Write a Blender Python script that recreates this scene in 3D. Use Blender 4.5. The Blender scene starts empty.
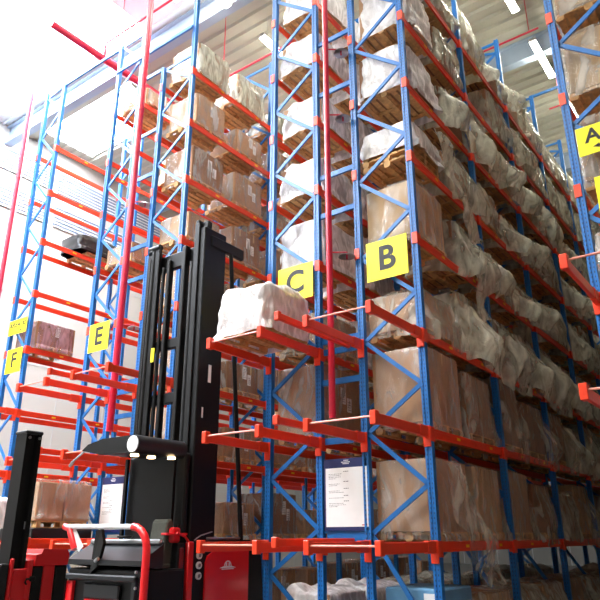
import bpy, math, random
from mathutils import Vector, Matrix, noise
C = bpy.context.scene.collection
PI = math.pi

# ------------------------------------------------------------------ helpers
class MB:
    def __init__(s): s.v=[]; s.f=[]; s.m=[]
    def poly(s, pts, faces, mi=0):
        b=len(s.v); s.v += [tuple(p) for p in pts]
        for f in faces: s.f.append([b+i for i in f]); s.m.append(mi)
    def box(s, x0,x1,y0,y1,z0,z1, mi=0):
        s.poly([(x0,y0,z0),(x1,y0,z0),(x1,y1,z0),(x0,y1,z0),(x0,y0,z1),(x1,y0,z1),(x1,y1,z1),(x0,y1,z1)],
               [(0,3,2,1),(4,5,6,7),(0,1,5,4),(1,2,6,5),(2,3,7,6),(3,0,4,7)], mi)
    def cbox(s, x0,x1,y0,y1,z0,z1, b=.01, mi=0):
        """box with chamfered edges"""
        xs=(x0,x1); ys=(y0,y1); zs=(z0,z1); P=[]; idx={}
        for i in (0,1):
            for j in (0,1):
                for k in (0,1):
                    sx=1-2*i; sy=1-2*j; sz=1-2*k
                    for a in range(3):
                        p=[xs[i]+sx*b, ys[j]+sy*b, zs[k]+sz*b]
                        p[a]=(xs[i],ys[j],zs[k])[a]
                        idx[(i,j,k,a)]=len(P); P.append(tuple(p))
        F=[]
        q=[(0,0),(1,0),(1,1),(0,1)]
        for i in (0,1): F.append([idx[(i,a,b_,0)] for a,b_ in (q if i else q[::-1])])
        for j in (0,1): F.append([idx[(a,j,b_,1)] for a,b_ in (q[::-1] if j else q)])
        for k in (0,1): F.append([idx[(a,b_,k,2)] for a,b_ in (q if k else q[::-1])])
        for j in (0,1):
            for k in (0,1): 
                f=[idx[(0,j,k,1)],idx[(1,j,k,1)],idx[(1,j,k,2)],idx[(0,j,k,2)]]; F.append(f if (j+k)%2==0 else f[::-1])
        for i in (0,1):
            for k in (0,1):
                f=[idx[(i,0,k,0)],idx[(i,1,k,0)],idx[(i,1,k,2)],idx[(i,0,k,2)]]; F.append(f[::-1] if (i+k)%2==0 else f)
        for i in (0,1):
            for j in (0,1):
                f=[idx[(i,j,0,0)],idx[(i,j,1,0)],idx[(i,j,1,1)],idx[(i,j,0,1)]]; F.append(f if (i+j)%2==0 else f[::-1])
        for i in (0,1):
            for j in (0,1):
                for k in (0,1):
                    f=[idx[(i,j,k,0)],idx[(i,j,k,1)],idx[(i,j,k,2)]]; F.append(f if (i+j+k)%2 else f[::-1])
        s.poly(P,F,mi)
    def bar(s, p, q, w, h, up=(0,0,1), mi=0):
        """rectangular bar from p to q, w across, h along up"""
        p=Vector(p); q=Vector(q); d=(q-p).normalized(); u=Vector(up)
        r=d.cross(u).normalized(); u=r.cross(d).normalized()
        pts=[]
        for c in (p,q):
            for a,b in ((-1,-1),(1,-1),(1,1),(-1,1)): pts.append(c+r*(a*w/2)+u*(b*h/2))
        s.poly(pts,[(0,1,2,3),(7,6,5,4),(0,4,5,1),(1,5,6,2),(2,6,7,3),(3,7,4,0)],mi)
    def tube(s, pts, r, n=12, mi=0, cap=True):
        pts=[Vector(p) for p in pts]; rings=[]; prev=None
        for i,p in enumerate(pts):
            d=(pts[min(i+1,len(pts)-1)]-pts[max(i-1,0)]).normalized()
            if prev is None:
                u=Vector((0,0,1)) if abs(d.z)<.9 else Vector((1,0,0))
            else: u=prev
            a=d.cross(u).normalized(); u=a.cross(d).normalized(); prev=u
            rr=r[i] if isinstance(r,(list,tuple)) else r
            rings.append([p+a*(rr*math.cos(2*PI*k/n))+u*(rr*math.sin(2*PI*k/n)) for k in range(n)])
        P=[q for rg in rings for q in rg]; F=[]
        for i in range(len(pts)-1):
            for k in range(n):
                F.append((i*n+k,i*n+(k+1)%n,(i+1)*n+(k+1)%n,(i+1)*n+k))
        if cap: F.append(tuple(range(n))[::-1]); F.append(tuple((len(pts)-1)*n+k for k in range(n)))
        s.poly(P,F,mi)
    def prism(s, prof, axis, a0, a1, mi=0):
        """closed profile (list of 2D) extruded along axis 'x','y' or 'z'"""
        def m(p,a):
            return {'x':(a,p[0],p[1]),'y':(p[0],a,p[1]),'z':(p[0],p[1],a)}[axis]
        n=len(prof)
        s.poly([m(p,a0) for p in prof]+[m(p,a1) for p in prof],
               [tuple(range(n))[::-1],tuple(range(n,2*n))]+[(i,(i+1)%n,n+(i+1)%n,n+i) for i in range(n)],mi)
    def mesh(s, name, mats, smooth=False):
        me=bpy.data.meshes.new(name); me.from_pydata(s.v,[],s.f)
        for m in (mats if isinstance(mats,(list,tuple)) else [mats]): me.materials.append(m)
        me.polygons.foreach_set('material_index',s.m)
        me.update()
        import bmesh
        bm=bmesh.new(); bm.from_mesh(me); bmesh.ops.recalc_face_normals(bm,faces=bm.faces); bm.to_mesh(me); bm.free()
        if smooth:
            me.polygons.foreach_set('use_smooth',[True]*len(me.polygons))
            try: me.set_sharp_from_angle(angle=math.radians(40))
            except Exception: pass
        return me

def link(name, me, parent=None, loc=(0,0,0), rz=0):
    o=bpy.data.objects.new(name,me); C.objects.link(o); o.location=loc; o.rotation_euler=(0,0,rz)
    if parent: o.parent=parent
    return o
def obj(name, mb, mats, parent=None, loc=(0,0,0), smooth=False):
    return link(name, mb.mesh(name,mats,smooth), parent, loc)
def tag(o, label=None, cat=None, group=None, kind=None):
    if label: o['label']=label
    if cat: o['category']=cat
    if group: o['group']=group
    if kind: o['kind']=kind
    return o
def empty(name, loc, label, cat, group=None, rz=0):
    o=bpy.data.objects.new(name,None); C.objects.link(o); o.location=loc; o.rotation_euler=(0,0,rz)
    o.empty_display_size=.2
    return tag(o,label,cat,group)
def struct(name, mb, m, smooth=False):
    return tag(obj(name,mb,m,smooth=smooth),kind='structure')

# ------------------------------------------------------------------ materials
def lin(c):
    return tuple(((v/255)/12.92 if v/255<=.04045 else ((v/255+.055)/1.055)**2.4) for v in c)+(1,)
def mat(name, rgb, rough=.5, metal=0, var=.08, scale=6, bump=0, coat=0, spec=.5):
    m=bpy.data.materials.new(name); m.use_nodes=True; nt=m.node_tree; b=nt.nodes['Principled BSDF']
    b.inputs['Roughness'].default_value=rough; b.inputs['Metallic'].default_value=metal
    b.inputs['Specular IOR Level'].default_value=spec
    if coat: b.inputs['Coat Weight'].default_value=coat
    c=lin(rgb)
    tc=nt.nodes.new('ShaderNodeTexCoord'); n=nt.nodes.new('ShaderNodeTexNoise'); n.inputs['Scale'].default_value=scale
    n.inputs['Detail'].default_value=5
    nt.links.new(tc.outputs['Object'],n.inputs['Vector'])
    r=nt.nodes.new('ShaderNodeValToRGB')
    r.color_ramp.elements[0].position=.3; r.color_ramp.elements[1].position=.7
    r.color_ramp.elements[0].color=tuple(v*(1-var) for v in c[:3])+(1,)
    r.color_ramp.elements[1].color=tuple(min(1,v*(1+var)) for v in c[:3])+(1,)
    nt.links.new(n.outputs['Fac'],r.inputs['Fac']); nt.links.new(r.outputs['Color'],b.inputs['Base Color'])
    if bump:
        bp=nt.nodes.new('ShaderNodeBump'); bp.inputs['Strength'].default_value=bump; bp.inputs['Distance'].default_value=.02
        nt.links.new(n.outputs['Fac'],bp.inputs['Height']); nt.links.new(bp.outputs['Normal'],b.inputs['Normal'])
    return m
def emis(name, rgb, st):
    m=bpy.data.materials.new(name); m.use_nodes=True; nt=m.node_tree; nt.nodes.remove(nt.nodes['Principled BSDF'])
    e=nt.nodes.new('ShaderNodeEmission'); e.inputs[0].default_value=lin(rgb); e.inputs[1].default_value=st
    nt.links.new(e.outputs[0],nt.nodes['Material Output'].inputs[0]); return m
def film(name, rgb, lo, hi, rough=.28, scale=3.5):
    """thin stretch film: partly see-through, milky where it is crumpled"""
    m=bpy.data.materials.new(name); m.use_nodes=True; nt=m.node_tree; b=nt.nodes['Principled BSDF']
    b.inputs['Base Color'].default_value=lin(rgb); b.inputs['Roughness'].default_value=rough
    b.inputs['Specular IOR Level'].default_value=.7
    tc=nt.nodes.new('ShaderNodeTexCoord'); oi=nt.nodes.new('ShaderNodeObjectInfo')
    ad=nt.nodes.new('ShaderNodeVectorMath'); ad.operation='MULTIPLY_ADD'
    cx=nt.nodes.new('ShaderNodeCombineXYZ')
    for i in range(3): nt.links.new(oi.outputs['Random'],cx.inputs[i])
    nt.links.new(cx.outputs[0],ad.inputs[0]); ad.inputs[1].default_value=(37,19,23); nt.links.new(tc.outputs['Object'],ad.inputs[2])
    mp=nt.nodes.new('ShaderNodeMapping'); mp.inputs['Rotation'].default_value=(.5,.4,.3); mp.inputs['Scale'].default_value=(1,1.6,.45)
    nt.links.new(ad.outputs[0],mp.inputs[0])
    n=nt.nodes.new('ShaderNodeTexNoise'); n.inputs['Scale'].default_value=scale; n.inputs['Detail'].default_value=6; n.inputs['Distortion'].default_value=1.2
    nt.links.new(mp.outputs[0],n.inputs['Vector'])
    mr=nt.nodes.new('ShaderNodeMapRange'); mr.inputs[1].default_value=.38; mr.inputs[2].default_value=.66
    mr.inputs[3].default_value=lo; mr.inputs[4].default_value=hi
    nt.links.new(n.outputs['Fac'],mr.inputs[0])
    bp=nt.nodes.new('ShaderNodeBump'); bp.inputs['Strength'].default_value=.7; bp.inputs['Distance'].default_value=.06
    n2=nt.nodes.new('ShaderNodeTexNoise'); n2.inputs['Scale'].default_value=scale*1.8; n2.inputs['Detail'].default_value=3; n2.inputs['Distortion'].default_value=2
    nt.links.new(mp.outputs[0],n2.inputs['Vector'])
    nt.links.new(n2.outputs['Fac'],bp.inputs['Height']); nt.links.new(bp.outputs['Normal'],b.inputs['Normal'])
    t=nt.nodes.new('ShaderNodeBsdfTransparent'); mx=nt.nodes.new('ShaderNodeMixShader')
    nt.links.new(mr.outputs[0],mx.inputs[0]); nt.links.new(t.outputs[0],mx.inputs[1]); nt.links.new(b.outputs[0],mx.inputs[2])
    nt.links.new(mx.outputs[0],nt.nodes['Material Output'].inputs[0])
    return m

def post_material():
    """blue coat with two rows of dark slots every 50 mm on the -Y face"""
    m=mat('rack_blue_slotted',(16,106,182),.4,0,.05,3)
    nt=m.node_tree; b=nt.nodes['Principled BSDF']
    tc=nt.nodes.new('ShaderNodeTexCoord'); sp=nt.nodes.new('ShaderNodeSeparateXYZ'); nt.links.new(tc.outputs['Object'],sp.inputs[0])
    def M(op,a,bv=None):
        n=nt.nodes.new('ShaderNodeMath'); n.operation=op
        for i,x in enumerate((a,bv)):
            if x is None: continue
            if isinstance(x,(int,float)): n.inputs[i].default_value=x
            else: nt.links.new(x,n.inputs[i])
        return n.outputs[0]
    fr=M('FRACT',M('DIVIDE',sp.outputs['Z'],.075)); zok=M('LESS_THAN',M('ABSOLUTE',M('SUBTRACT',fr,.5)),.2)
    xok=M('LESS_THAN',M('ABSOLUTE',M('SUBTRACT',M('ABSOLUTE',sp.outputs['X']),.026)),.007)
    hole=M('MULTIPLY',zok,xok)
    mix=nt.nodes.new('ShaderNodeMix'); mix.data_type='RGBA'
    src=b.inputs['Base Color'].links[0].from_socket
    nt.links.new(hole,mix.inputs[0]); nt.links.new(src,mix.inputs[6]); mix.inputs[7].default_value=lin((14,30,60))
    nt.links.new(mix.outputs[2],b.inputs['Base Color'])
    return m

M={}
M['post']=post_material()
M['blue']=mat('rack_blue',(18,104,178),.42,0,.05,3)
M['orange']=mat('beam_orange',(236,62,26),.38,0,.06,3)
M['rod']=mat('tie_rod_pink',(240,150,130),.35,0,.05)
M['crimson']=mat('sprinkler_red',(196,26,58),.32,0,.06)
M['yellow']=mat('sign_yellow',(252,240,0),.5,0,.02)
M['ink']=mat('sign_black',(22,22,24),.6,0,.02)
M['labely']=mat('beam_sticker',(250,200,30),.5,0,.04)
M['wood']=mat('pallet_wood',(206,160,104),.75,0,.28,9,.2)
M['card']=mat('cardboard',(172,134,100),.8,0,.10,2.2,.1)
M['card2']=mat('cardboard_dark',(140,100,70),.8,0,.10,2.2,.1)
M['card3']=mat('cardboard_pale',(186,152,110),.8,0,.10,2.2,.1)
M['tape']=mat('packing_tape',(196,160,110),.3,0,.04)
M['paper']=mat('white_paper',(238,238,236),.7,0,.02)
M['grey']=mat('print_grey',(120,120,125),.7,0,.05)
M['navy']=mat('header_navy',(22,34,92),.5,0,.05)
M['film_clear']=film('film_clear',(232,230,224),.04,.46,.12,2.6)  # whitish streaks in the colour stand in for glints and highlight edges
M['film_milky']=film('film_milky',(212,214,196),.36,.88,.12)
M['film_thin']=film('film_thin',(222,220,204),.10,.58,.12,2.8)
M['film_white']=film('film_white',(238,236,238),.55,1.0)
M['film_plum']=film('film_plum',(176,140,150),.35,.8)
M['black_plastic']=mat('black_wrap',(16,16,18),.35,0,.1,4,.3)
M['truck_black']=mat('truck_black',(4,4,5),.5,0,.1,4,0,0,.3)
M['truck_dark']=mat('truck_dark_grey',(18,20,24),.4,0,.08,4)
M['truck_red']=mat('truck_red',(228,24,32),.3,0,.05,2,0,.3)
M['steel']=mat('steel',(170,172,175),.3,.9,.05)
M['whitebar']=mat('white_reflective',(240,240,242),.3,0,.02)
M['seat']=mat('seat_fabric',(74,76,68),.85,0,.1,20,.2)
M['glass']=mat('gauge_face',(226,226,226),.2,0,.04)
M['lamp']=emis('cab_lamp',(255,214,160),14)
M['tube']=emis('batten_glow',(255,252,232),62)
M['housing']=mat('white_enamel',(225,228,228),.4,0,.02)
M['wall']=mat('wall_panel',(172,169,162),.6,0,.02,.4)
M['wallg']=mat('wall_grey',(104,102,96),.6,0,.02,.4)  # shade put into the paint: greyed to cut bounce and darken the far end
M['seam']=mat('panel_seam',(170,172,172),.6,0,.02)
M['roof']=mat('roof_sheet',(176,174,160),.55,0,.05,.5)
M['roofw']=mat('roof_white',(224,228,232),.6,0,.03,.5)
M['roofbeam']=mat('roof_beam',(150,166,186),.5,0,.05,.5)
M['dark']=mat('louvre_dark',(120,132,150),.5,0,.1)
M['floor']=mat('floor_concrete',(84,82,78),.35,0,.12,.6)
M['bluewrap']=mat('blue_crate',(96,150,190),.45,0,.12,3,.2)

# ------------------------------------------------------------------ shell
XL,XR,YF,YB,ZR=-24.5,9.0,-13.0,46.0,18.7
m=MB(); m.box(XL,XR,YF,YB,-.2,0); struct('floor',m,M['floor'])
def wall(name,x0,x1,y0,y1,seams_axis):
    w=MB(); w.box(x0,x1,y0,y1,0,ZR,0)
    return w
m=wall('l',XL-.2,XL,YF,YB,0)
k=YF
while k<YB:
    m.box(XL,XL+.015,k,k+.03,0,14.6,1); k+=2.4
for z in (4,8.5,13): m.box(XL,XL+.012,YF,YB,z,z+.03,1)
struct('wall_left',m,[M['wall'],M['seam']])
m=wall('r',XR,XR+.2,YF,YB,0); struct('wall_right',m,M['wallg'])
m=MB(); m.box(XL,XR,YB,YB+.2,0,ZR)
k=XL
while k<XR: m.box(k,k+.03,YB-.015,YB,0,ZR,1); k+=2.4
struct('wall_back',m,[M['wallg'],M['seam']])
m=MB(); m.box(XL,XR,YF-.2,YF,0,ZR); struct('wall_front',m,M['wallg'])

# ceiling: trapezoid sheet ribs running along X, with openings for rooflights and added light panels over the loading area
SKY=[(XL+1,-15.2,-9.5,-5.5),(XL+1,-15.2,-4.0,0.0),(XL+1,-15.2,1.5,5.0),(XL+1,-15.2,6.2,11.3),
     (-13.5,-4.0,-9.5,-5.5),(-13.5,-4.0,-4.0,0.0),(-13.5,-9.0,2.0,5.2),(-13.5,-11.0,6.2,11.3)]
def ribs(y0,y1,x0,x1,mats):
    m=MB(); y=y0; prof=[]
    while y<y1-.01:
        e=min(y+.5,y1)
        prof+= [(y,ZR),(y+.12,ZR),(y+.18,ZR-.09),(y+.40,ZR-.09),(y+.46,ZR)] if e-y>.49 else [(y,ZR)]
        y=e
    prof.append((y1,ZR)); prof+= [(y1,ZR+.15),(y0,ZR+.15)]
    m.prism(prof,'x',x0,x1); return m
m=ribs(12.0,13.0,XL,XR,0)
n_=ribs(13.0,15.5,-18.0,XR,0); m.poly(n_.v,n_.f)
n_=ribs(13.0,15.5,XL,-23.6,0); m.poly(n_.v,n_.f)
n_=ribs(15.5,YB,XL,XR,0); m.poly(n_.v,n_.f)
struct('ceiling',m,M['roof'])
SKY.append((-23.6,-18.0,13.0,15.5))  # added glowing panel, brightens ceiling and left wall behind the girder
# pale roof over the loading area, built as strips around the openings
m=MB()
def strip(x0,x1,y0,y1): m.box(x0,x1,y0,y1,ZR,ZR+.15)
rows=sorted({(s[2],s[3]) for s in SKY})
segs=[(XL,-14.35),(-14.35,XR)]
for i,(a,b) in enumerate(segs):
    ss=sorted([s for s in SKY if a<=s[0]<b and s[2]<12],key=lambda s:s[2]); y=YF
    for s in ss:
        strip(a,b,y,s[2]); strip(a,s[0],s[2],s[3]); strip(s[1],b,s[2],s[3]); y=s[3]
    strip(a,b,y,12.0)
yy=YF
while yy<11.9:
    m.box(XL,XR,yy,yy+.08,ZR-.08,ZR) if not any(s[2]-.1<yy<s[3] for s in SKY) else None
    yy+=.5
struct('ceiling',m,M['roofw'])
M['sky']=emis('rooflight_daylight',(238,244,255),40)
M['sky_fill']=emis('fill_panel_soft',(255,247,232),13)  # added panels out of view, a warm fill for the rack fronts
for i,s in enumerate(SKY):
    m=MB(); m.box(s[0],s[1],s[2],s[3],ZR+.02,ZR+.06,0)
    x=s[0]
    while x<s[1]: m.box(x,x+.06,s[2],s[3],ZR-.06,ZR+.02,1); x+=1.6
    struct('window_%d'%(i+1),m,[M['sky'] if s[0]<-14 else M['sky_fill'],M['housing']])  # the warm ones and the last are added light panels
# roof girders across the hall and purlins along it
for i,y in enumerate((-4.6,3.4,11.9,20.0,28.5,37)):
    m=MB(); h=.75
    m.box(XL,XR,y-.16,y+.16,ZR-.95,ZR-.92); m.box(XL,XR,y-.02,y+.02,ZR-.92,ZR-.14); m.box(XL,XR,y-.16,y+.16,ZR-.14,ZR-.1)
    struct('trim_%d'%(i+1),m,M['roofbeam'])
# louvre and window bands high on the left wall
for i,(z0,z1) in enumerate(((14.9,15.9),(16.6,17.6))):
    m=MB(); y=4.0
    while y<30:
        z=z0
        m.box(XL+.01,XL+.04,y,y+3.2,z0,z1,0)
        while z<z1: m.box(XL+.03,XL+.09,y,y+3.2,z,z+.03,1); z+=.16
        y+=3.5
    struct('window_%d'%(20+i),m,[M['dark'],M['housing']])

# ------------------------------------------------------------------ racks
Y0=9.9; BAY=3.364
TOP=16.25
LV=[1.64,3.40,5.08,6.92,8.65,10.35,12.05,13.70]     # beam centre heights
BH=.155
PX={'F':(-18.14,-17.15),'E':(-14.19,-13.10),'D':(-12.09,-10.90),'C':(-8.03,-6.84),'B':(-5.87,-4.68),'A':(-1.80,-.61)}
RLAB={'A':'blue and orange pallet rack along the right edge of the photo',
 'B':'blue and orange pallet rack carrying the yellow B sign',
 'C':'blue and orange pallet rack carrying the yellow C sign',
 'D':'blue and orange pallet rack directly behind the black forklift mast',
 'E':'mostly empty blue and orange pallet rack carrying the yellow E sign',
 'F':'mostly empty blue and orange pallet rack carrying the yellow F sign'}
_pm={}
R=random.Random(5)
def post_mesh(h):
    if h in _pm: return _pm[h]
    m=MB()
    # open upright section: front web on -Y, returns, back lips
    prof=[(-.062,-.05),(-.020,-.05),(-.013,-.038),(.013,-.038),(.020,-.05),(.062,-.05),(.062,.055),(.034,.055),(.034,.047),(.054,.047),(.054,-.040),
          (-.054,-.040),(-.054,.047),(-.034,.047),(-.034,.055),(-.062,.055)]
    m.prism(prof,'z',.01,h); m.box(-.09,.09,-.08,.08,0,.012)
    _pm[h]=m.mesh('post',M['post']); return _pm[h]
_bm={}
def brace_mesh(w,h,zoff,up_first):
    key=(w,h,zoff)
    if key in _bm: return _bm[key]
    m=MB(); z=zoff; a=(.055,w-.055); side=0
    m.bar((a[0],0,.25),(a[1],0,.25),.036,.075,(0,1,0))
    nodes=[(a[1],.25)]
    while z<h-.15:
        nodes.append((a[side],z)); z+= .90 if side==1 else .75; side=1-side
    for p,q in zip(nodes,nodes[1:]):
        m.bar((p[0],0,p[1]),(q[0],0,q[1]),.075,.036,(0,1,0))
    lx,lz=nodes[-1]
    m.bar((lx,0,lz),(a[0] if lx==a[1] else a[1],0,h-.08),.075,.036,(0,1,0))
    m.bar((a[0],0,h-.08),(a[1],0,h-.08),.075,.036,(0,1,0))
    _bm[key]=m.mesh('upright_frame',M['blue']); return _bm[key]
_be={}
def beam_mesh(L,side):
    """step beam with its two hooked end plates, length L along +Y from 0; side=+1 outer face to +X"""
    key=(round(L,3),side)
    if key in _be: return _be[key]
    m=MB()
    m.cbox(-.022,.022,.05,L-.05,-BH/2,BH/2,.006)
    m.box(side*.022,side*.03,.06,L-.06,BH/2-.045,BH/2-.012)
    for y0,y1 in ((-.05,.085),(L-.085,L+.05)):
        x0,x1=sorted((side*.030,side*.072)); m.cbox(x0,x1,y0,y1,-.15,.09,.004)
        x0,x1=sorted((-side*.03,side*.072))
        m.box(x0,x1,(y0+.0 if y0<0 else y1-.012),(y0+.012 if y0<0 else y1),-.15,.09) if False else None
    for y in (0,L):
        x0,x1=sorted((-side*.035,side*.072)); s=-.068 if y==0 else .058
        m.box(x0,x1,y+s,y+s+.010,-.13,.09)
    _be[key]=m.mesh('beam',M['orange']); return _be[key]
_cb={}
def cant_mesh(side,L=1.75):
    key=side
    if key in _cb: return _cb[key]
    m=MB()
    m.cbox(-.03,.03,-L,-.07,-BH/2,BH/2,.008)
    m.cbox(-.05,.05,-L-.06,-L+.06,-BH/2-.02,BH/2+.03,.01)
    m.cbox(-.04,.04,-.36,-.08,-BH/2-.015,BH/2+.015,.008)
    m.cbox(-.065,.065,-.085,-.055,-.24,.10,.006)
    _cb[key]=m.mesh('cantilever_beam',M['orange']); return _cb[key]
st=MB(); st.box(0.0,.004,0,.13,0,.045); STK=st.mesh('beam_sticker',M['labely'])

def rack(letter,nb,levels_front=range(8),stickers=True,tops=None,cant=(0,1,2)):
    x0,x1=PX[letter]; w=x1-x0
    r=empty('pallet_rack',(x0,Y0,0),RLAB[letter],'pallet rack')
    off={'C':1.16,'B':1.83,'E':1.3,'F':1.2,'D':1.25,'A':1.5}[letter]
    for b in range(nb+1):
        h=TOP
        fr=link('upright_frame',brace_mesh(round(w,2),(tops[0] if tops and b==0 else TOP),off,True),r,(0,b*BAY,0))
        for k,x in enumerate((0,w)):
            link('post',post_mesh(tops[k] if tops and b==0 else TOP),fr,(x,0,0))
    for b in range(nb):
        for z in LV:
            for k,x in enumerate((0,w)):
                side=-1 if k==0 else 1
                bm=link('beam',beam_mesh(BAY,side),r,(x+side*.0,b*BAY,z))
                if stickers and b<2 and k==1:
                    link('beam_sticker',STK,bm,(.031,BAY*.32,-.02)); 
                    link('beam_sticker',STK,bm,(.031,BAY*.78,-.02))
    for li in cant:
        for k,x in enumerate((0,w)):
            cb=link('cantilever_beam',cant_mesh(1),r,(x,0,LV[li]))
    return r
RB=rack('B',6); RC=rack('C',4); RD=rack('D',4,tops=(14.35,TOP)); RE=rack('E',3); RF=rack('F',2); RA=rack('A',4)
# tie rods between neighbouring cantilever tips
def rod(parent,xa,xb,z):
    m=MB(); m.tube([(xa,-1.75,z+.03),(xb,-1.75,z+.03)],.016,8); return obj('tie_rod',m,M['rod'],parent,smooth=True)
for li in range(3):
    z=LV[li]
    rod(RC,.05,PX['C'][1]-PX['C'][0]-.05,z)
    rod(RB,.05,PX['B'][1]-PX['B'][0]-.05,z)
    rod(RD,.05,PX['D'][1]-PX['D'][0]-.05,z); rod(RE,.05,PX['E'][1]-PX['E'][0]-.05,z); rod(RF,.05,PX['F'][1]-PX['F'][0]-.05,z)
    rod(RA,.05,PX['A'][1]-PX['A'][0]-.05,z)
    # short guide rail standing in the gap between the back-to-back racks
    for par,xg in ((RB,-6.2-PX['B'][0]),(RD,-12.45-PX['D'][0])):
        m=MB(); m.cbox(xg-.035,xg+.035,-2.1,.12,z+.02,z+.13,.008); m.cbox(xg-.05,xg+.05,-2.14,-2.06,z+.0,z+.15,.01)
        obj('guide_rail',m,M['orange'],par)
        m=MB(); m.bar(((PX['C'][1]-PX['B'][0] if par is RB else PX['E'][1]-PX['D'][0])+.05,.07,z+.02),(-.05,.07,z+.02),.05,.11); obj('row_spacer',m,M['blue'],par)
# row spacers holding back-to-back racks together
for par,xa,xb in ((RB,PX['C'][1]-PX['B'][0],0),(RD,PX['E'][1]-PX['D'][0],0)):
    for b in range(0,3):
        for z in (1.9,4.5,5.3,8.0,8.9,11.0,12.4,14.4):
            m=MB(); m.bar((xa+.05,b*BAY+.03,z),(xb-.05,b*BAY+.03,z),.05,.11); obj('row_spacer',m,M['blue'],par)
# portal ties over the aisles at the rack tops
def tie(parent,xa,xb,yo,z,label):
    m=MB(); m.bar((xa,yo,z),(xb,yo,z),.06,.09)
    b=Vector((PX[parent][0]+xa,Y0+yo,z)); m.v=[(v[0]-xa,v[1]-yo,v[2]-z) for v in m.v]
    tag(obj('portal_tie',m,M['blue'],None,tuple(b)),label,'steel tie')
w=lambda a,b: PX[a][1]-PX[b][0]
tie('E',PX['F'][1]-PX['E'][0]+.06,-.06,0,16.18,'blue tie bar joining the tops of the F-sign and E-sign frames')
tie('D',PX['E'][0]-PX['D'][0],PX['D'][1]-PX['D'][0],-.11,15.15,'blue tie bar running from the E-sign frame to the frame behind the mast')
tie('B',PX['B'][1]-PX['B'][0]+.06,PX['A'][0]-PX['B'][0]-.06,3*BAY,16.2,'blue tie bar over the right-hand aisle near the long ceiling light')
m=MB()
# tall thin portal frame leg visible beyond the B rack: the fourth frame already reaches it

# ------------------------------------------------------------------ pallet loads
def pallet_mesh(ly=1.25,lx=1.1):
    m=MB(); n=7; bw=.11
    for i in range(n):
        x=-lx/2+bw/2+i*(lx-bw)/(n-1); m.box(x-bw/2,x+bw/2,-ly/2,ly/2,.122,.144)
    for j in (-1,0,1):
        y=j*(ly/2-.05); m.box(-lx/2,lx/2,y-.05,y+.05,.100,.122)
        for i in (-1,0,1):
            x=i*(lx/2-.07); m.box(x-.07,x+.07,y-.05,y+.05,.022,.100)
    for i in (-1,0,1):
        x=i*(lx/2-.07); m.box(x-.05,x+.05,-ly/2,ly/2,0,.022)
    return m.mesh('wooden_pallet',M['wood'])
PAL=pallet_mesh()
def carton_mesh(lx,ly,h,mt,split=1,band=True):
    m=MB(); 
    for i in range(split):
        a=-ly/2+i*ly/split; m.cbox(-lx/2,lx/2,a+.004,a+ly/split-.004,0,h,.012,0)
        c=a+ly/split/2
        m.box(-lx/2+.01,lx/2-.01,c-.03,c+.03,h,h+.003,1)
        m.box(lx/2,lx/2+.003,c-.03,c+.03,h-.22,h-.01,1); m.box(-lx/2-.003,-lx/2,c-.03,c+.03,h-.22,h-.01,1)
    return m.mesh('carton',[mt,M['tape']])
CART=[]
for h in (1.32,1.15,.95,.7,.45):
    CART.append([carton_mesh(1.06,1.36,h,M['card']),carton_mesh(1.06,1.36,h,M['card2'],2),carton_mesh(1.04,1.3,h,M['card3'],3)])
CH=(1.32,1.15,.95,.7,.45)
def paper_mesh():
    m=MB(); m.box(0,.004,-.13,.05,-.02,.30,0); m.box(0,.004,.09,.25,-.16,.12,0)
    for i in range(6): m.box(.004,.0055,-.11,.03-.02*(i%3),.02+i*.042,.032+i*.042,1)
    for i in range(4): m.box(.004,.0055,.11,.23-.02*(i%2),-.12+i*.05,-.108+i*.05,1)
    return m.mesh('shipping_papers',[M['paper'],M['grey']])
PAPER=paper_mesh()
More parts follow.
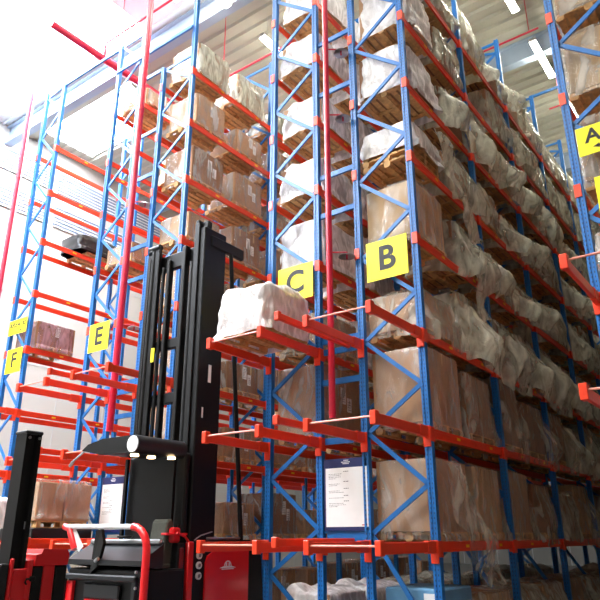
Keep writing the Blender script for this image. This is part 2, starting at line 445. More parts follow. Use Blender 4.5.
def film_mesh(seed,ly,lx,h,flare,hang,crump,mt,topn=.05,fold=.05,neg=False,bag=0):
    rnd=random.Random(seed); NU=60; NV=20; NT=5; P=[]; F=[]
    so=Vector((seed*3.1,seed*1.7,seed*.9))
    def ring(a,e=.28):
        c,s=math.cos(a),math.sin(a)
        return math.copysign(abs(c)**e,c),math.copysign(abs(s)**e,s)
    rows=[]
    for t in range(NT):                              # top
        k=(t+.5)/NT; row=[]
        for u in range(NU):
            a=2*PI*u/NU; cx,cy=ring(a)
            x,y=cx*lx/2*k,cy*ly/2*k
            z=h+.015+abs(noise.noise(so+Vector((x*2.2,y*2.2,0))))*topn*3*(1-.3*k)+noise.noise(so+Vector((x*9,y*9,3)))*crump*.6
            row.append((x,y,z))
        rows.append(row)
    for v in range(NV+1):
        t=v/NV; row=[]
        for u in range(NU):
            a=2*PI*u/NU; cx,cy=ring(a)
            face=max(0,cx) if not neg else max(0,-cx)          # aisle side
            front=face**3
            zb=-hang*front*(.35+.65*abs(noise.noise(so+Vector((cy*2.3,7,1)))*2)) +.03*(1-front)
            z=h*(1-t)+zb*t
            r=.018
            fl=noise.noise(so+Vector((cx*1.5,cy*3.2,t*.7)))
            r+=fold*(.35+.65*t)*(abs(noise.noise(so+Vector((cx*2,cy*5.5,t*1.3+9))))*2.2)
            out=flare*front*(math.sin(min(1,t*1.15)*PI*.62)**1.4)*(.65+.9*fl+ .2)
            if z<.12 : out=max(out,.085*front)
            if bag: out+=bag*front*math.exp(-((t-.75)/.25)**2)*(.6+fl)
            x=cx*(lx/2+r)+ (out if not neg else -out); y=cy*(ly/2+r*.6)
            d=noise.noise_vector(so+Vector((x,y,z))*5.5)*crump
            x+=d.x; y+=d.y*.7; z+=d.z*(.6 if t>0 else .2)
            row.append((x,y,z))
        rows.append(row)
    P=[p for r in rows for p in r]; cidx=len(P); P.append((0,0,h+.03+topn))
    for i in range(len(rows)-1):
        for u in range(NU):
            F.append((i*NU+u,(i+1)*NU+u,(i+1)*NU+(u+1)%NU,i*NU+(u+1)%NU))
    for u in range(NU): F.append((cidx,u,(u+1)%NU))
    m=MB(); m.poly(P,F); me=m.mesh('plastic_film',mt); me.polygons.foreach_set('use_smooth',[True]*len(me.polygons)); return me
# variants keyed by (kind, carton height index)
FV={}
for hi in range(5):
    H=CH[hi]+.144
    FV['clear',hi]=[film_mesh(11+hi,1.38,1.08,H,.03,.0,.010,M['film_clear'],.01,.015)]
    FV['milky',hi]=[film_mesh(31+hi*7+j,1.36,1.08,H,.14+.09*j,.08+.17*j,.040,M['film_milky'],.09,.11,bag=.10*j) for j in range(4)]
    FV['thin',hi]=[film_mesh(51+hi*7+j,1.36,1.08,H,.07+.05*j,.03+.09*j,.028,M['film_thin'],.05,.07,bag=.06*j) for j in range(4)]
    FV['white',hi]=[film_mesh(71+hi*3+j,1.38,1.08,H,.06,.03,.045,M['film_white'],.08,.10) for j in range(2)]
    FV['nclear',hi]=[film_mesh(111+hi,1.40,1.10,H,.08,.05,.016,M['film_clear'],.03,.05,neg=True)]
KW={'thin':('loose thin film over brown carton','loosely filmed carton stack'),'clear':('clear-wrapped carton','film-wrapped cardboard load'),'milky':('milky film-draped carton stack','loose film over carton stack'),
    'white':('white film-wrapped bulky load','white shrouded load'),'nclear':('clear-wrapped carton','clear-wrapped carton')}
TW=['floor level','first beam level','second beam level','third beam level','fourth beam level','fifth beam level','sixth beam level','seventh beam level','eighth beam level']
BW=['first bay','second bay','third bay','fourth bay','fifth bay','sixth bay']
RW={'A':'right-edge rack','B':'B-sign rack','C':'C-sign rack','D':'rack behind the mast','E':'E-sign rack','F':'F-sign rack'}
def load(letter,tier,bay,slot,kind,hi,ci=0,vi=0,paper=False,dy=0,dx=0,rz=0.0,extra=None,pal=True,stk=0,ys=1.0):
    x0,x1=PX[letter]; X=(x0+x1)/2+dx
    Y=Y0+bay*BAY+(.87 if slot==0 else 2.50)+dy
    z=(LV[tier-1]+BH/2+.002) if tier>0 else 0.0
    lab='%s, %s, %s, %s, %s'%(KW[kind][ci%2] if not extra else extra,RW[letter],TW[tier],BW[bay],'near half' if slot==0 else 'far half')
    t=empty('pallet_load',(X,Y,z),lab,'pallet load','pallet loads stored in the '+RW[letter],rz)
    for s in range(stk): link('wooden_pallet',PAL,t,(0,0,s*.144))
    zb=stk*.144
    link('wooden_pallet',PAL,t,(0,0,zb))
    c=link('carton',CART[hi][ci],t,(0,0,.144+zb))
    if paper: link('shipping_papers',PAPER,c,((1.06 if ci<2 else 1.04)/2+.004,.1,CH[hi]*.5))
    if kind:
        v=FV[kind,hi]; f=link('plastic_film',v[vi%len(v)],t,(0,0,zb))
        sy=R.uniform(.90,1.03)*ys; sz=R.uniform(.86,1.05) if stk==0 and bay else 1
        c.scale=(1,sy,sz); f.scale=(1,sy,(CH[hi]*sz+.144)/(CH[hi]+.144))
    return t
# --- B rack
for tier in range(0,9):
    for bay in range(6):
        for slot in (0,1):
            if tier<8 and bay>0 and R.random()<.08: continue
            if tier==0 and bay==0 and slot==0: continue
            if tier==4 and bay==0 and slot==1: pass
            hi=R.choice((0,1,2,2,3)) if tier>3 else R.choice((0,1,1,2)) if tier else 3
            kind='milky' if tier>2 or R.random()<.4 else 'thin'; vi=R.randrange(4); ci=R.randrange(3); stk=0
            if tier in (1,2) and bay<2: kind='clear' if slot==0 and bay==0 else 'thin'; hi=1 if tier==1 else 0 if slot==0 else 1
            if bay==0 and slot==0:
                hi={0:3,1:1,2:0,3:3,4:1,5:4,6:2,7:1,8:2}[tier]; ci={4:2,2:0,1:0,5:2}.get(tier,ci)
                if tier==3: kind='thin'
                if tier in (7,8,6): kind='white'
                if tier in (4,): kind='clear'
                if tier==5: stk=2; kind='white'
            if tier==4 and bay==0 and slot==1: hi=2; vi=3
            load('B',tier,bay,slot,kind,hi,ci,vi,dy=R.uniform(-.05,.05),stk=stk)
# --- C rack
for tier in range(0,9):
    for bay in range(4):
        for slot in (0,1):
            if R.random()<.08 and bay: continue
            if tier==1 and bay==0: continue
            hi=R.choice((1,2,2,3)) if tier else 3
            kind='clear' if tier in (1,2) else 'white' if bay==0 else 'milky'
            if bay==0 and slot==0: hi={0:3,1:2,2:0,3:3,4:2,5:3,6:3,7:3,8:2}[tier]; kind='thin' if tier in (3,) else kind
            load('C',tier,bay,slot,kind,hi,R.randrange(2),R.randrange(3),paper=tier in (2,) ,dy=R.uniform(-.04,.04))
# --- D rack
for tier in range(0,9):
    for bay in range(4):
        for slot in (0,1):
            if bay>1 and R.random()<.15: continue
            hi=R.choice((2,2,2,3))
            kind='clear' if tier<8 else 'milky'
            load('D',tier,bay,slot,kind,hi,R.choice((0,0,1)),0,paper=True,dy=R.uniform(-.05,.05)-.05,ys=.86)
# --- A rack; its unseen last bay was added to shade the aisle
for tier in range(0,9):
    for bay in range(4):
        for slot in (0,1):
            load('A',tier,bay,slot,'nclear',R.choice((1,2)),R.randrange(3),0)
# --- E rack: a few
for tier,bay,slot,kind,hi in ((1,0,1,'clear',3),(4,0,1,'clear',3),(5,0,0,'clear',4),(3,0,1,'milky',4),(6,1,0,'clear',3),(2,1,0,'clear',3),(7,0,1,'milky',3),(8,0,0,'clear',4),(0,0,0,'milky',2),(0,0,1,'milky',2)):
    load('E',tier,bay,slot,kind,hi,0,1,paper=True)
# --- F rack
t=load('F',4,0,0,'clear',3,1,0,paper=True,extra='plum-filmed brown carton with white papers')
for ch in t.children:
    if ch.name.startswith('plastic_film'):
        me=ch.data.copy(); me.materials[0]=M['film_plum']; ch.data=me
load('F',0,0,0,'milky',2,0,1); load('F',0,0,1,'milky',2,0,2)
# flat black bundle high on the F rack
t=empty('bundle',(-17.65,Y0+2.2,LV[5]+BH/2),'flat black wrapped bundle high in the F-sign rack beside the E-sign frame','bundle')
link('wooden_pallet',PAL,t)
m=MB(); m.poly(film_mesh(301,1.9,1.1,.42,.02,0,.03,M['black_plastic']).vertices and [tuple(v.co) for v in bpy.data.meshes[-1].vertices] or [],[]) if False else None
link('black_wrap',film_mesh(301,1.9,1.1,.55,.02,0,.03,M['black_plastic'],.05,.03),t,(0,0,.146))

# white shrouded load standing on the C rack cantilevers
t=empty('pallet_load',(-7.38,8.88,LV[2]+BH/2),'white film-shrouded load on cantilever arms beside the C sign','pallet load')
link('wooden_pallet',PAL,t); link('carton',CART[3][0],t,(0,.0,.144)).scale=(1,.86,1)
link('plastic_film',film_mesh(401,1.30,1.14,.86,.03,.12,.045,M['film_white'],.12,.10,neg=True,bag=.03),t)
# carton load with black underpallet on the E rack cantilevers at the forklift
t=empty('pallet_load',(-13.64,8.98,LV[0]+BH/2),'film-wrapped twin cartons on pallet low in front of the E-sign rack','pallet load')
m=MB(); m.cbox(-.62,.62,-.75,.75,0,.26,.02); obj('black_base',m,M['black_plastic'],t)
link('wooden_pallet',PAL,t,(0,0,.26)); 
m=MB(); m.cbox(-.55,.55,-.68,-.02,0,.8,.012,0); m.cbox(-.55,.55,.02,.68,0,.8,.012,0); obj('carton',m,M['card'],t,(0,0,.404))
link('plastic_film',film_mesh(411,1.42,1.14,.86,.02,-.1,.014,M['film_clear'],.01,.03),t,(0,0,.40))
# neighbour: white bagged load left of the black column
t=empty('pallet_load',(-15.9,8.6,0),'white bagged load standing left of the black stacker column','pallet load')
link('wooden_pallet',PAL,t); link('carton',CART[0][0],t,(0,0,.144)); link('carton',CART[2][0],t,(0,0,1.48))
link('plastic_film',film_mesh(421,1.45,1.15,2.62,.12,-.9,.03,M['film_white'],.10,.10),t)
# long loose film tail hanging from the B rack's lowest beam
def tail(name,parent_loc,pts,wid,mt,label):
    """crumpled curtain of film: pts = path (y,z,xout), hung as a curved sheet"""
    P=[];F=[];NU=16
    so=Vector((parent_loc[1],2,3))
    for i,(y,z,x) in enumerate(pts):
        for u in range(NU):
            k=u/(NU-1); a=(k-.5)*PI
            w=wid[i]
            p=Vector((x+math.cos(a)*.10*w+ .03*math.sin(k*19+i), y+(k-.5)*w, z-.05*math.sin(k*7)))
            p+=noise.noise_vector(so+p*3.5)*.07; P.append(tuple(p))
    for i in range(len(pts)-1):
        for u in range(NU-1): F.append((i*NU+u,i*NU+u+1,(i+1)*NU+u+1,(i+1)*NU+u))
    m=MB(); m.poly(P,F); me=m.mesh(name,mt); me.polygons.foreach_set('use_smooth',[True]*len(me.polygons))
    o=link('film_tail',me,None,parent_loc); return tag(o,label,'plastic film')
def tpath(y0,z0,y1,z1,x,n=14): return [(y0+(y1-y0)*i/n,z0+(z1-z0)*i/n,x+.05*math.sin(i*.9)) for i in range(n+1)]
tail('film_tail',(-4.6,Y0,0),tpath(.25,2.95,1.75,1.0,.14),[.35+.65*math.sin(PI*i/17)+.02*i for i in range(15)],M['film_thin'],'long clear film tail hanging below the lowest beam of the B-sign rack')
tail('film_tail',(-4.6,Y0,0),tpath(2.2,8.2,2.6,5.95,.14),[.3+.35*math.sin(i*.8)**2 for i in range(15)],M['film_milky'],'crumpled film hanging beside the tall carton right of the B sign')
tail('film_tail',(-4.6,Y0,0),tpath(.9,9.6,2.6,7.7,.16),[.35+.3*math.sin(i*.7)**2 for i in range(15)],M['film_milky'],'bunched film rope drooping over the beam above the B sign')

# blue crates on the floor of B rack front bay
t=empty('blue_crate',(-5.27,Y0+.85,0),'pale blue wrapped crate on the floor in the B-sign rack front bay','crate')
m=MB(); m.cbox(-.5,.5,-.6,.6,.144,1.02,.03); obj('crate_body',m,M['bluewrap'],t); link('wooden_pallet',PAL,t)
m=MB(); m.box(.502,.506,.3,.5,.55,.8); obj('white_label',m,M['paper'],t); m=MB(); m.box(.2,.4,-.606,-.602,.75,.95); obj('white_label',m,M['paper'],t)

# ------------------------------------------------------------------ signs
def text_mesh(s,size,depth=.003,bold=True):
    cu=bpy.data.curves.new('letter','FONT'); cu.body=s; cu.size=size; cu.extrude=depth; cu.align_x='CENTER'; cu.align_y='CENTER'
    if bold: cu.offset=size*.024
    o=bpy.data.objects.new('tmp',cu); C.objects.link(o)
    dg=bpy.context.evaluated_depsgraph_get(); me=bpy.data.meshes.new_from_object(o.evaluated_get(dg))
    bpy.data.objects.remove(o); bpy.data.curves.remove(cu)
    me.transform(Matrix.Rotation(PI/2,4,'X')); me.materials.clear(); me.materials.append(M['ink']); return me
def sign(x0,x1,z0,z1,txt,label,size,arrow=0,y=9.80):
    t=empty('letter_sign',((x0+x1)/2,y,z0),label,'sign')
    m=MB(); m.cbox(-(x1-x0)/2,(x1-x0)/2,-.006,.006,0,z1-z0,.002); obj('sign_plate',m,M['yellow'],t)
    if txt: me=text_mesh(txt,size); o=link('lettering',me,t,(0,-.009,(z1-z0)*(.5 if not arrow else .62)))
    if arrow:
        m=MB(); z=(z1-z0)*.22; L=(x1-x0)*.28
        m.box(-L,L-.06,-.010,-.007,z-.012,z+.012); m.poly([(L-.08,-.010,z-.04),(L+.02,-.010,z),(L-.08,-.010,z+.04),(L-.08,-.007,z-.04),(L+.02,-.007,z),(L-.08,-.007,z+.04)],[(0,1,2),(3,5,4),(0,3,4,1),(1,4,5,2),(2,5,3,0)])
        if arrow<0:
            m.v=[(-v[0],v[1],v[2]) for v in m.v]
        obj('arrow',m,M['ink'],t)
    for x in (-(x1-x0)/2+.04,(x1-x0)/2-.04):
        pass
    m=MB(); m.box(-(x1-x0)/2+.02,-(x1-x0)/2+.05,.006,.06,.1,z1-z0-.1); m.box((x1-x0)/2-.05,(x1-x0)/2-.02,.006,.06,.1,z1-z0-.1); obj('bracket',m,M['steel'],t)
    return t
sign(-7.78,-6.90,6.25,7.01,'C','yellow sign with black letter C above the white shrouded load',.66)
sign(-5.66,-4.80,6.23,7.02,'B','yellow sign with black letter B on the central rack',.66)
sign(-14.06,-13.25,6.25,7.01,'E','yellow sign with black letter E left of the forklift mast',.66)
sign(-17.96,-17.18,6.25,6.98,'F','yellow sign with black letter F at the left edge',.62)
sign(-18.10,-17.16,7.44,7.90,'AREA 30','yellow AREA sign with a small arrow above the F sign',.23,1)
sign(-1.70,-.62,7.44,7.95,'AREA','yellow AREA sign cut off by the right photo edge',.34,-1)
sign(-1.55,-.72,6.25,7.02,'','plain yellow sign at the right edge below the AREA sign',.66)
def poster(x0,x1,z0,z1,y,label):
    t=empty('notice_board',((x0+x1)/2,y,z0),label,'notice board'); w=(x1-x0)/2; h=z1-z0
    m=MB(); m.box(-w-.02,w+.03,0,.02,-.06,h+.09); obj('backing_board',m,M['navy'],t)
    m=MB(); m.box(-w+.015,w-.015,-.004,0,0,h-.07); o=obj('paper_sheet',m,M['paper'],t)
    m=MB(); r=random.Random(3)
    def word_line(xa,xb,z,hh=.006):
        x=xa
        while x<xb:
            l=r.uniform(.015,.05); m.box(x,min(x+l,xb),-.0055,-.004,z,z+hh); x+=l+.012
    z=h-.14
    for blk,n in (('',4),('',2),('',2),('',1),('',3)):
        word_line(-.05,.05,z,.010); z-=.035
        for i in range(n): word_line(-w+.08,-w+.08+r.uniform(.15,.35),z); z-=.026
        z-=.03
    m.box(w-.14,w-.04,-.0055,-.004,.02,.035,1)
    obj('printed_lines',m,[M['ink'],M['crimson']],t)
    m=MB()
    for zz,a in ((h+.055,.04),(h+.025,.09),(h-.0,.06)): 
        x=-a
        while x<a: m.box(x,x+.018,-.003,-.0,zz-.01,zz+.006); x+=.026
    obj('heading',m,M['paper'],t)
poster(-6.72,-5.84,1.95,3.0,9.86,'white printed notice with navy heading between the C and B frames')
poster(-12.98,-12.22,1.95,3.0,9.86,'white printed notice partly hidden behind the red and white guard bar')
m=MB(); m.box(-.44,.44,0,.03,0,.22); 
o=obj('mounting_plate',m,M['blue'],None,(-6.28,9.9,1.72)); tag(o,'blue steel plate below the central white notice','plate')

# ------------------------------------------------------------------ sprinkler pipes
def pipe(name,pts,r,label,cat='pipe',mt='crimson',flange=None,hang=()):
    m=MB(); m.tube(pts,r,16)
    for hx,hy,hz in hang: m.box(hx-.012,hx+.012,hy-.012,hy+.012,hz,ZR+.02)
    if flange:
        for z in flange: m.tube([(pts[0][0],pts[0][1],z-.04),(pts[0][0],pts[0][1],z+.04)],r*1.12,16)
    b=Vector(pts[0]); m.v=[tuple(Vector(v)-b) for v in m.v]
    return tag(obj(name,m,M[mt],None,tuple(b),smooth=True),label,cat)
PC=pipe('sprinkler_pipe',[(-6.33,9.55,3.75),(-6.33,9.55,18.62)],.062,'vertical red sprinkler riser between the C and B signs',flange=(3.85,8.2,12.0))
PE=pipe('sprinkler_pipe',[(-12.58,9.6,4.1),(-12.58,9.6,18.62)],.085,'vertical red sprinkler riser just right of the E sign',flange=(5,9,13))
pipe('sprinkler_pipe',[(-18.68,9.6,0),(-18.68,9.6,18.62)],.07,'vertical red sprinkler riser left of the F sign',flange=(5,9,13))
pipe('sprinkler_main',[(-15.9,8.4,17.0),(-15.9,30,17.0)],.13,'thick red sprinkler main running back under the bright roof at top left',hang=[(-15.9,y,17.0) for y in (9.5,14,22,29)])
pipe('sprinkler_branch',[(-15.25,10.0,16.5),(-15.25,10.0,17.0),(-8.5,10.0,17.0)],.035,'thin red sprinkler branch crossing above the E-sign rack',hang=((-14.5,10.0,17.0),(-9.5,10.0,17.0)))
pipe('sprinkler_branch',[(-13.5,12.7,16.0),(-9.0,12.7,16.0)],.035,'thin red sprinkler branch ending behind the C-sign frame',hang=((-12.5,12.7,16),(-9.5,12.7,16)))
pipe('sprinkler_branch',[(-7.0,18.1,17.3),(-3.7,18.1,17.3)],.035,'thin red sprinkler branch between the two fluorescent ceiling lights',hang=((-6.5,18.1,17.3),(-4.0,18.1,17.3)))
pipe('sprinkler_branch',[(-4.4,21.2,16.3),(-1.0,21.2,16.3)],.03,'thin red sprinkler branch behind the blue portal at top right',hang=((-4.0,21.2,16.3),(-1.5,21.2,16.3)))
pipe('conduit',[(-19.1,9.9,0),(-19.1,9.9,16.5)],.04,'white vertical conduit beside the leftmost red riser',mt='housing')

# sprinkler heads with deflector dishes, screwed into the risers
def dish(par,z,dx,dy):
    px,py,pz=par.location; n=20
    m=MB(); m.tube([(0,0,z-pz+.10),(dx,dy,z-pz+.10)],.016,8); m.tube([(dx,dy,z-pz-.05),(dx,dy,z-pz+.10)],.018,8)
    h=obj('sprinkler_head',m,M['crimson'],par,smooth=True)
    m=MB(); prof=[(.02,.06),(.13,.03),(.165,0),(.155,-.004),(.12,.02),(.02,.045)]; P=[];F=[]
    for r,zz in prof:
        for k in range(n): P.append((dx+r*math.cos(2*PI*k/n),dy+r*math.sin(2*PI*k/n),z-pz+zz))
    for i in range(len(prof)):
        for k in range(n):
            j=(i+1)%len(prof); F.append((i*n+k,i*n+(k+1)%n,j*n+(k+1)%n,j*n+k))
    m.poly(P,F); obj('deflector_dish',m,M['steel'],h,smooth=True)
for z in (6.85,10.0,11.7): dish(PC,z,.27,.2)
for z in (6.6,10.0): dish(PE,z,.30,.2)

# ------------------------------------------------------------------ ceiling lights
def batten(x,y,z,label,L=2.3):
    t=empty('ceiling_light',(x,y,z),label,'ceiling light','fluorescent battens over the aisles')
    m=MB(); m.box(-.09,.09,0,L,.05,.11); m.box(-.12,.12,.0,.03,-.02,.11); m.box(-.12,.12,L-.03,L,-.02,.11); obj('housing',m,M['housing'],t)
    m=MB(); m.cbox(-.10,.10,.03,L-.03,-.06,.05,.02); obj('tube_diffuser',m,M['tube'],t)
    m=MB(); 
    for yy in (.3,L-.3): m.tube([(0,yy,.11),(0,yy,ZR-.1-z)],.006,6)
    obj('suspension_wire',m,M['steel'],t)
for ax,(x,nm) in enumerate(((-4.1,'the right-hand aisle'),(-11.3,'the forklift aisle'),(-16.2,'the aisle before the F rack'))):
    y=-1.0+.2; i=0
    for i,y in enumerate((-5,-1,3,7,11.0,14.9,18.8,22.7,26.6,30.5)):
        if ax and y>27: continue
        if ax==2 and 5<y<12: continue
        wd=['nearest','second','third','fourth','fifth','sixth','seventh','eighth','ninth','farthest'][i]
        batten(x,y-(1.7 if ax==1 else 0),17.5,'%s glowing fluorescent batten light over %s'%(wd,nm))

# ------------------------------------------------------------------ turret forklift
TR=empty('forklift',(-9.6,8.4,0),'large black and red high-lift forklift with tall mast and driver cab','forklift')
def tp(name,mb,mt,parent=None,smooth=False):
    """mb is in world coordinates; move to the local frame of the forklift (children of parts keep the same frame)"""
    mb.v=[(v[0]+9.6,v[1]-8.4,v[2]) for v in mb.v]
    return obj(name,mb,mt,parent or TR,smooth=smooth)
K=M['truck_black']
# mast: outer channels
m=MB(); m.cbox(-9.00,-8.74,8.58,9.22,.15,7.85,.02); m.cbox(-9.02,-8.88,8.54,8.60,.15,7.95,.01); tp('mast_channel',m,K)
m=MB(); m.cbox(-8.98,-8.76,8.66,8.80,7.85,8.02,.02); m.cbox(-9.03,-8.93,8.56,8.72,7.80,8.05,.02); m.tube([(-8.98,8.72,7.98),(-8.78,8.72,7.98)],.05,12); tp('mast_head',m,K,smooth=True)
m=MB(); m.cbox(-10.52,-10.30,8.60,8.85,.15,7.72,.02); m.cbox(-10.30,-10.16,8.62,8.70,.15,7.80,.01); tp('mast_channel',m,K)
m=MB(); m.tube([(-10.50,8.66,7.78),(-10.18,8.66,7.78)],.07,14); m.cbox(-10.50,-10.36,8.60,8.76,7.6,7.8,.02); tp('mast_head',m,K,smooth=True)
m=MB(); m.cbox(-10.02,-9.92,8.72,8.85,.3,7.45,.015); m.cbox(-9.50,-9.38,8.66,8.80,.3,7.62,.015); tp('inner_mast',m,K)
m=MB(); m.tube([(-9.22,8.72,.3),(-9.22,8.72,7.2)],.055,14); m.tube([(-10.12,8.74,.3),(-10.12,8.74,7.3)],.04,14); tp('lift_cylinder',m,M['truck_dark'],smooth=True)
for z in (7.25,5.45,4.3,2.9):
    m=MB(); m.cbox(-10.4,-8.95,8.80,8.92,z,z+(.36 if z>7 else .22),.02); tp('cross_member',m,K)
m=MB(); m.cbox(-9.75,-9.55,8.90,8.98,.6,6.9,.01); m.tube([(-10.36,8.56,2),(-10.36,8.56,7.5)],.014,6); tp('hose_guide',m,M['truck_dark'])
m=MB(); m.cbox(-8.80,-8.70,8.75,9.75,7.45,7.70,.02); tp('mast_head_beam',m,K)
m=MB(); m.tube([(-8.72,9.35,7.45),(-8.72,9.62,4.6),(-8.70,9.9,1.7)],.045,12); tp('support_strut',m,K,smooth=True)
m=MB(); m.cbox(-10.14,-10.04,8.57,8.60,5.15,5.45,.01); tp('yellow_marker',m,M['yellow'])
m=MB(); m.box(-8.739,-8.736,8.85,8.93,4.6,4.95); tp('warning_label',m,M['paper']); m=MB(); m.box(-8.739,-8.736,8.72,8.76,3.9,4.1); tp('warning_label',m,M['paper'])
# black mast base enclosure (cab back panel)
m=MB(); m.cbox(-10.35,-8.78,8.44,8.56,1.2,3.24,.03); tp('cab_back_panel',m,K)
# cab roof: flat wing plus rounded side bar with lamps
m=MB(); prof=[(-10.42,3.28),(-10.25,3.38),(-9.85,3.45),(-9.1,3.45),(-8.95,3.40),(-9.0,3.16),(-9.9,3.18)]
m.prism(prof,'y',7.38,8.3); r=tp('cab_roof',m,K)
m=MB(); m.tube([(-8.90,7.30,3.28),(-8.90,8.42,3.28)],.155,22); tp('roof_side_bar',m,M['truck_dark'],r,smooth=True)
m=MB(); m.tube([(-8.90,7.285,3.28),(-8.90,7.30,3.28)],.14,22); tp('bright_end_disc',m,M['whitebar'],r,smooth=True)
for x,y in ((-9.02,7.45),(-9.05,7.85),(-8.86,8.15)):
    m=MB(); m.tube([(x,y,3.095),(x,y,3.13)],.07,16); tp('cab_lamp',m,M['lamp'],r,smooth=True)
m=MB(); m.tube([(-10.35,7.45,3.32),(-10.5,7.40,3.2),(-10.62,7.36,3.10)],.02,8); m.tube([(-10.62,7.36,3.10),(-10.70,7.36,3.02)],.03,8); tp('mirror_arm',m,M['steel'],smooth=True)
# cab pillars
m=MB(); m.bar((-9.0,8.36,1.2),(-9.0,8.36,3.2),.06,.06,(0,1,0)); tp('cab_pillar',m,K); m=MB(); m.bar((-10.3,8.36,1.2),(-10.3,8.36,3.2),.06,.06,(0,1,0)); tp('cab_pillar',m,K)
# guard bar: white reflective top, red ends that bend down
m=MB(); m.tube([(-10.50,7.3,1.97),(-8.72,7.3,1.95)],.042,14); m.bar((-10.36,7.32,1.93),(-10.08,7.34,1.60),.14,.02,(0,1,0)); g=tp('guard_bar',m,M['whitebar'],smooth=True)
arc=[(-8.72,7.3,1.95)]+[(-8.72+.36*math.sin(a),7.3,1.59+.36*math.cos(a)) for a in (.3,.6,.9,1.2,1.5)]+[(-8.36,7.3,1.2),(-8.36,7.3,.12)]
m=MB(); m.tube(arc,.062,14); tp('red_guard_end',m,M['truck_red'],g,smooth=True)
arc=[(-10.50,7.3,1.97)]+[(-10.50-.2*math.sin(a),7.3,1.77+.2*math.cos(a)) for a in (.4,.8,1.2,1.5)]+[(-10.7,7.3,1.2)]
m=MB(); m.tube([(-10.55,7.3,1.97),(-10.40,7.3,1.93),(-10.22,7.32,1.60)],.06,14); tp('red_guard_end',m,M['truck_red'],g,smooth=True)
# console
m=MB(); m.prism([(7.35,1.44),(7.75,1.66),(7.80,1.72),(7.80,1.30),(7.35,1.36)],'x',-10.42,-8.52); c=tp('console',m,M['truck_dark'])
m=MB(); m.cbox(-10.36,-8.55,7.72,7.80,1.68,1.76,.02); tp('console_rail',m,M['steel'],c)
m=MB(); P=[(-9.78,7.34,1.22),(-9.60,7.34,1.34),(-9.52,7.36,1.70),(-9.66,7.4,1.92),(-9.80,7.4,1.90)]
m.poly(P+[(p[0],p[1]+.06,p[2]) for p in P],[(4,3,2,1,0),(5,6,7,8,9)]+[(i,(i+1)%5,5+(i+1)%5,5+i) for i in range(5)]); tp('steering_column',m,K,c)
m=MB(); m.tube([(-9.62,7.31,1.42),(-9.54,7.30,1.46)],.03,10); tp('chrome_knob',m,M['steel'],c,smooth=True)
m=MB(); m.tube([(-9.3+.13*math.cos(2*PI*k/16),7.62+.10*math.sin(2*PI*k/16),1.80) for k in range(17)],.016,8); tp('steering_ring',m,K,c,smooth=True)
# lower front of the cab: step frame, bumper rails, battery box
m=MB(); m.cbox(-10.45,-8.50,7.40,8.3,.12,1.30,.03); b=tp('chassis',m,K)
m=MB(); m.cbox(-10.48,-8.55,7.26,7.36,1.13,1.22,.02); m.cbox(-10.48,-10.38,7.28,7.36,.15,1.2,.01); m.cbox(-8.64,-8.55,7.28,7.36,.15,1.2,.01); tp('bumper_frame',m,M['truck_dark'],b)
m=MB(); m.cbox(-10.40,-10.22,7.34,7.41,.2,1.10,.01); m.cbox(-9.9,-9.0,7.36,7.41,.70,.84,.01); m.cbox(-9.75,-9.2,7.34,7.41,.3,.55,.01); tp('red_insert',m,M['truck_red'],b)
m=MB()
for x,z in ((-10.52,1.32),(-10.5,1.02),(-8.52,1.05),(-8.53,1.28),(-10.5,.85),(-8.53,.86)): m.tube([(x,7.25,z),(x,7.28,z)],.022,8)
m.cbox(-10.62,-10.44,7.30,7.4,1.38,1.50,.02); tp('bolt_head',m,M['steel'],b,smooth=True)
m=MB(); m.cbox(-9.9,-9.0,7.335,7.40,.85,1.08,.02); tp('access_panel',m,M['truck_dark'],b); m=MB(); m.cbox(-10.0,-8.95,7.33,7.40,.1,.2,.02); tp('access_panel',m,M['truck_dark'],b)
for x in (-10.1,-8.85):
    m=MB(); m.tube([(x-.1,7.75,.17),(x+.1,7.75,.17)],.17,20); tp('wheel',m,K,b,smooth=True)
# seat
m=MB(); m.prism([(8.02,1.35),(8.26,1.35),(8.30,1.9),(8.27,2.06),(8.20,2.10),(8.12,2.05),(8.10,1.9)],'x',-9.22,-8.82)
s=tp('seat',m,M['seat']); s.modifiers.new('b','BEVEL').width=.03
m=MB(); m.cbox(-9.24,-8.80,7.85,8.25,1.28,1.38,.03); tp('seat_cushion',m,M['seat'],s)
m=MB(); m.cbox(-8.86,-8.74,8.0,8.32,1.05,1.30,.02); m.tube([(-8.80,8.25,1.4),(-8.76,8.34,2.0)],.025,8); tp('armrest',m,K,s,smooth=True)
# side column with red block, red stripe post
m=MB(); m.cbox(-8.82,-8.66,8.25,8.42,.1,1.70,.015); q=tp('side_column',m,K)
m=MB(); m.cbox(-8.70,-8.64,8.29,8.38,.2,1.62,.01); tp('red_panel_strip',m,mat('dull_red',(120,18,24),.4),q)
m=MB(); m.cbox(-8.84,-8.72,8.16,8.36,1.70,1.95,.03); m.cbox(-8.84,-8.70,8.0,8.5,1.82,1.86,.01); tp('red_bracket',m,M['truck_red'],q)
m=MB(); m.cbox(-8.72,-8.62,8.46,8.60,.1,1.72,.02); m.tube([(-8.66,8.2,1.86),(-8.66,8.40,1.80),(-8.66,8.50,1.70)],.022,8); tp('red_side_post',m,M['truck_red'],q,smooth=True)
m=MB(); m.tube([(-8.66,8.62,1.74),(-8.62,8.74,1.82),(-8.60,9.0,1.88)],.010,8); tp('lever',m,M['steel'],q,smooth=True)
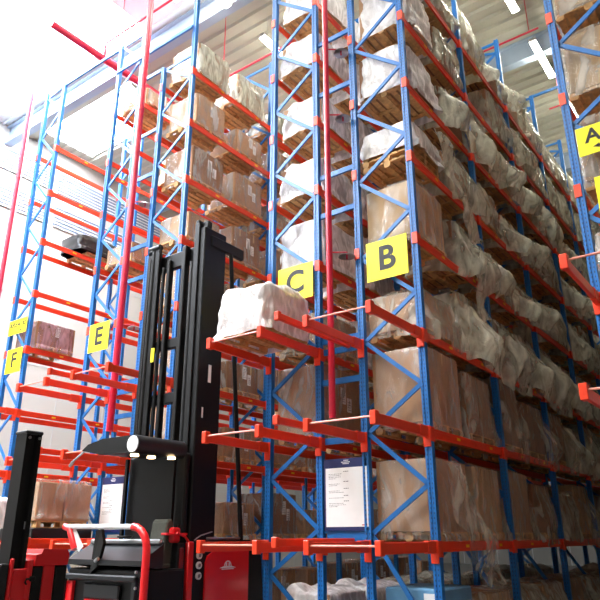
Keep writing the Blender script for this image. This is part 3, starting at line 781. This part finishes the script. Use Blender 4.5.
# rear side housing with the red door, three gauges and the emblem
m=MB(); prof=[(8.60,.1),(10.60,.1),(10.45,1.45),(10.35,1.66),(10.1,1.74),(8.72,1.74),(8.60,1.70)]
P=prof; m.prism(P,'x',-10.4,-8.66); h=tp('rear_housing',m,K)
m=MB(); prof=[(8.90,.15),(10.05,.15),(10.05,1.63),(9.5,1.62),(9.1,1.56),(8.95,1.48),(8.90,1.36)]
m.prism(prof,'x',-8.66,-8.625); d=tp('red_door',m,M['truck_red'],h)
m=MB()
# emblem: arch above a low winged base
n=10; yc=9.47; zc=1.30
for a0 in range(n):
    a=PI*a0/n; a2=PI*(a0+1)/n; ri,ro=.075,.10
    m.poly([(-8.622,yc+ri*math.cos(a),zc+ri*.9*math.sin(a)),(-8.622,yc+ro*math.cos(a),zc+ro*.9*math.sin(a)),(-8.622,yc+ro*math.cos(a2),zc+ro*.9*math.sin(a2)),(-8.622,yc+ri*math.cos(a2),zc+ri*.9*math.sin(a2))],[(0,1,2,3)])
for y0,y1 in ((-.055,-.02),(.02,.055)): m.box(-8.625,-8.621,yc+y0,yc+y1,zc+.0,zc+.055)
m.prism([(yc-.22,zc-.035),(yc+.22,zc-.035),(yc+.10,zc-.002),(yc-.10,zc-.002)],'x',-8.625,-8.621)
m.box(-8.625,-8.621,yc-.16,yc+.16,zc-.06,zc-.045)
tp('emblem',m,M['whitebar'],d)
for z in (1.49,1.33,1.16):
    m=MB(); m.tube([(-8.66,8.75,z),(-8.63,8.75,z)],.062,18); gg=tp('gauge',m,M['glass'],h,smooth=True)
    m=MB(); m.tube([(-8.63,8.75,z),(-8.622,8.75,z)],.030,12); m.bar((-8.625,8.72,z-.03),(-8.625,8.79,z+.03),.006,.012,(1,0,0)); tp('gauge_dial',m,M['grey'],gg)
m=MB(); m.cbox(-8.9,-8.68,9.0,9.9,1.74,1.79,.015); tp('housing_lid',m,M['steel'],h)

# ------------------------------------------------------------------ pallet stacker at lower left
ST=empty('pallet_stacker',(-5.6,3.6,0),'red and black pallet stacker with single black column at lower left','pallet stacker')
def sp(name,mb,mt,parent=None,smooth=False):
    mb.v=[(v[0]+5.6,v[1]-3.6,v[2]) for v in mb.v]; return obj(name,mb,mt,parent or ST,smooth=smooth)
m=MB(); prof=[(-5.36,3.12),(-5.20,3.12),(-5.20,3.155),(-5.225,3.17),(-5.225,3.215),(-5.20,3.23),(-5.20,3.265),(-5.36,3.265)]
m.prism(prof,'z',.1,2.64); c=sp('mast_column',m,K)
m=MB(); m.cbox(-5.37,-5.19,3.11,3.275,2.63,2.66,.008); sp('column_cap',m,M['truck_dark'],c)
m=MB(); m.box(-5.199,-5.194,3.205,3.215,1.86,1.92); m.tube([(-5.2,3.15,2.60),(-5.19,3.15,2.60)],.012,8); m.tube([(-5.2,3.24,2.60),(-5.19,3.24,2.60)],.012,8); sp('bright_stud',m,M['steel'],c)
m=MB(); m.cbox(-5.45,-5.17,3.125,3.155,.1,1.64,.01); m.cbox(-5.45,-5.17,3.275,3.325,.1,1.63,.01); m.cbox(-5.45,-5.18,3.15,3.29,.1,1.56,.01); sp('red_mast_shoe',m,M['truck_red'])
m=MB(); m.prism([(3.335,1.575),(3.645,1.575),(3.655,1.66),(3.63,1.70),(3.40,1.705),(3.385,1.67),(3.34,1.66)],'x',-5.50,-5.17); sp('red_hood',m,M['truck_red'])
m=MB(); m.cbox(-5.45,-5.19,3.43,3.545,.1,1.58,.01); sp('red_centre_panel',m,M['truck_red'])
for a,b in ((3.325,3.43),(3.545,3.66)):
    m=MB(); m.cbox(-5.45,-5.185,a,b,.1,1.572,.01); sp('black_side_panel',m,K)
m=MB(); m.cbox(-5.45,-5.185,3.045,3.12,.1,1.60,.01); sp('black_side_panel',m,M['truck_dark'])
m=MB(); m.cbox(-5.45,-5.19,2.93,3.045,.1,1.54,.01); sp('red_side_panel',m,M['truck_red'])
m=MB(); m.cbox(-5.20,-5.15,3.30,3.345,1.46,1.50,.006); m.tube([(-5.16,3.31,1.48),(-5.16,3.27,1.48),(-5.16,3.26,1.455),(-5.16,3.275,1.44)],.008,8); sp('hook',m,K)
m=MB(); m.cbox(-6.3,-5.15,2.9,3.7,.05,.16,.03); sp('base_plate',m,K)
for y in (3.05,3.55):
    m=MB(); m.tube([(-6.1,y-.05,.08),(-6.1,y+.05,.08)],.08,16); sp('wheel',m,K,smooth=True)
m=MB(); m.cbox(-6.9,-5.4,3.0,3.14,.14,.2,.01); m.cbox(-6.9,-5.4,3.46,3.6,.14,.2,.01); sp('fork_arm',m,K)

# ------------------------------------------------------------------ world, camera, view
W=bpy.data.worlds.new('World'); bpy.context.scene.world=W; W.use_nodes=True
W.node_tree.nodes['Background'].inputs[0].default_value=(.8,.85,.9,1); W.node_tree.nodes['Background'].inputs[1].default_value=.4
cam=bpy.data.cameras.new('Camera'); co=bpy.data.objects.new('Camera',cam); C.objects.link(co)
cam.sensor_width=36; cam.lens=36*648.4/600; cam.clip_end=200
yaw=math.radians(36.386); pit=math.radians(20.025); roll=math.radians(.1247)
co.matrix_world=Matrix.Translation((0,0,1.8))@Matrix.Rotation(yaw,4,'Z')@Matrix.Rotation(PI/2+pit,4,'X')@Matrix.Rotation(-roll,4,'Z')
bpy.context.scene.camera=co
sc=bpy.context.scene
sc.view_settings.view_transform='Standard'; sc.view_settings.look='None'; sc.view_settings.exposure=.22; sc.view_settings.gamma=1
try: sc.view_settings.use_curve_mapping=False
except Exception: pass
sc.cycles.transparent_max_bounces=16
sc.cycles.max_bounces=6
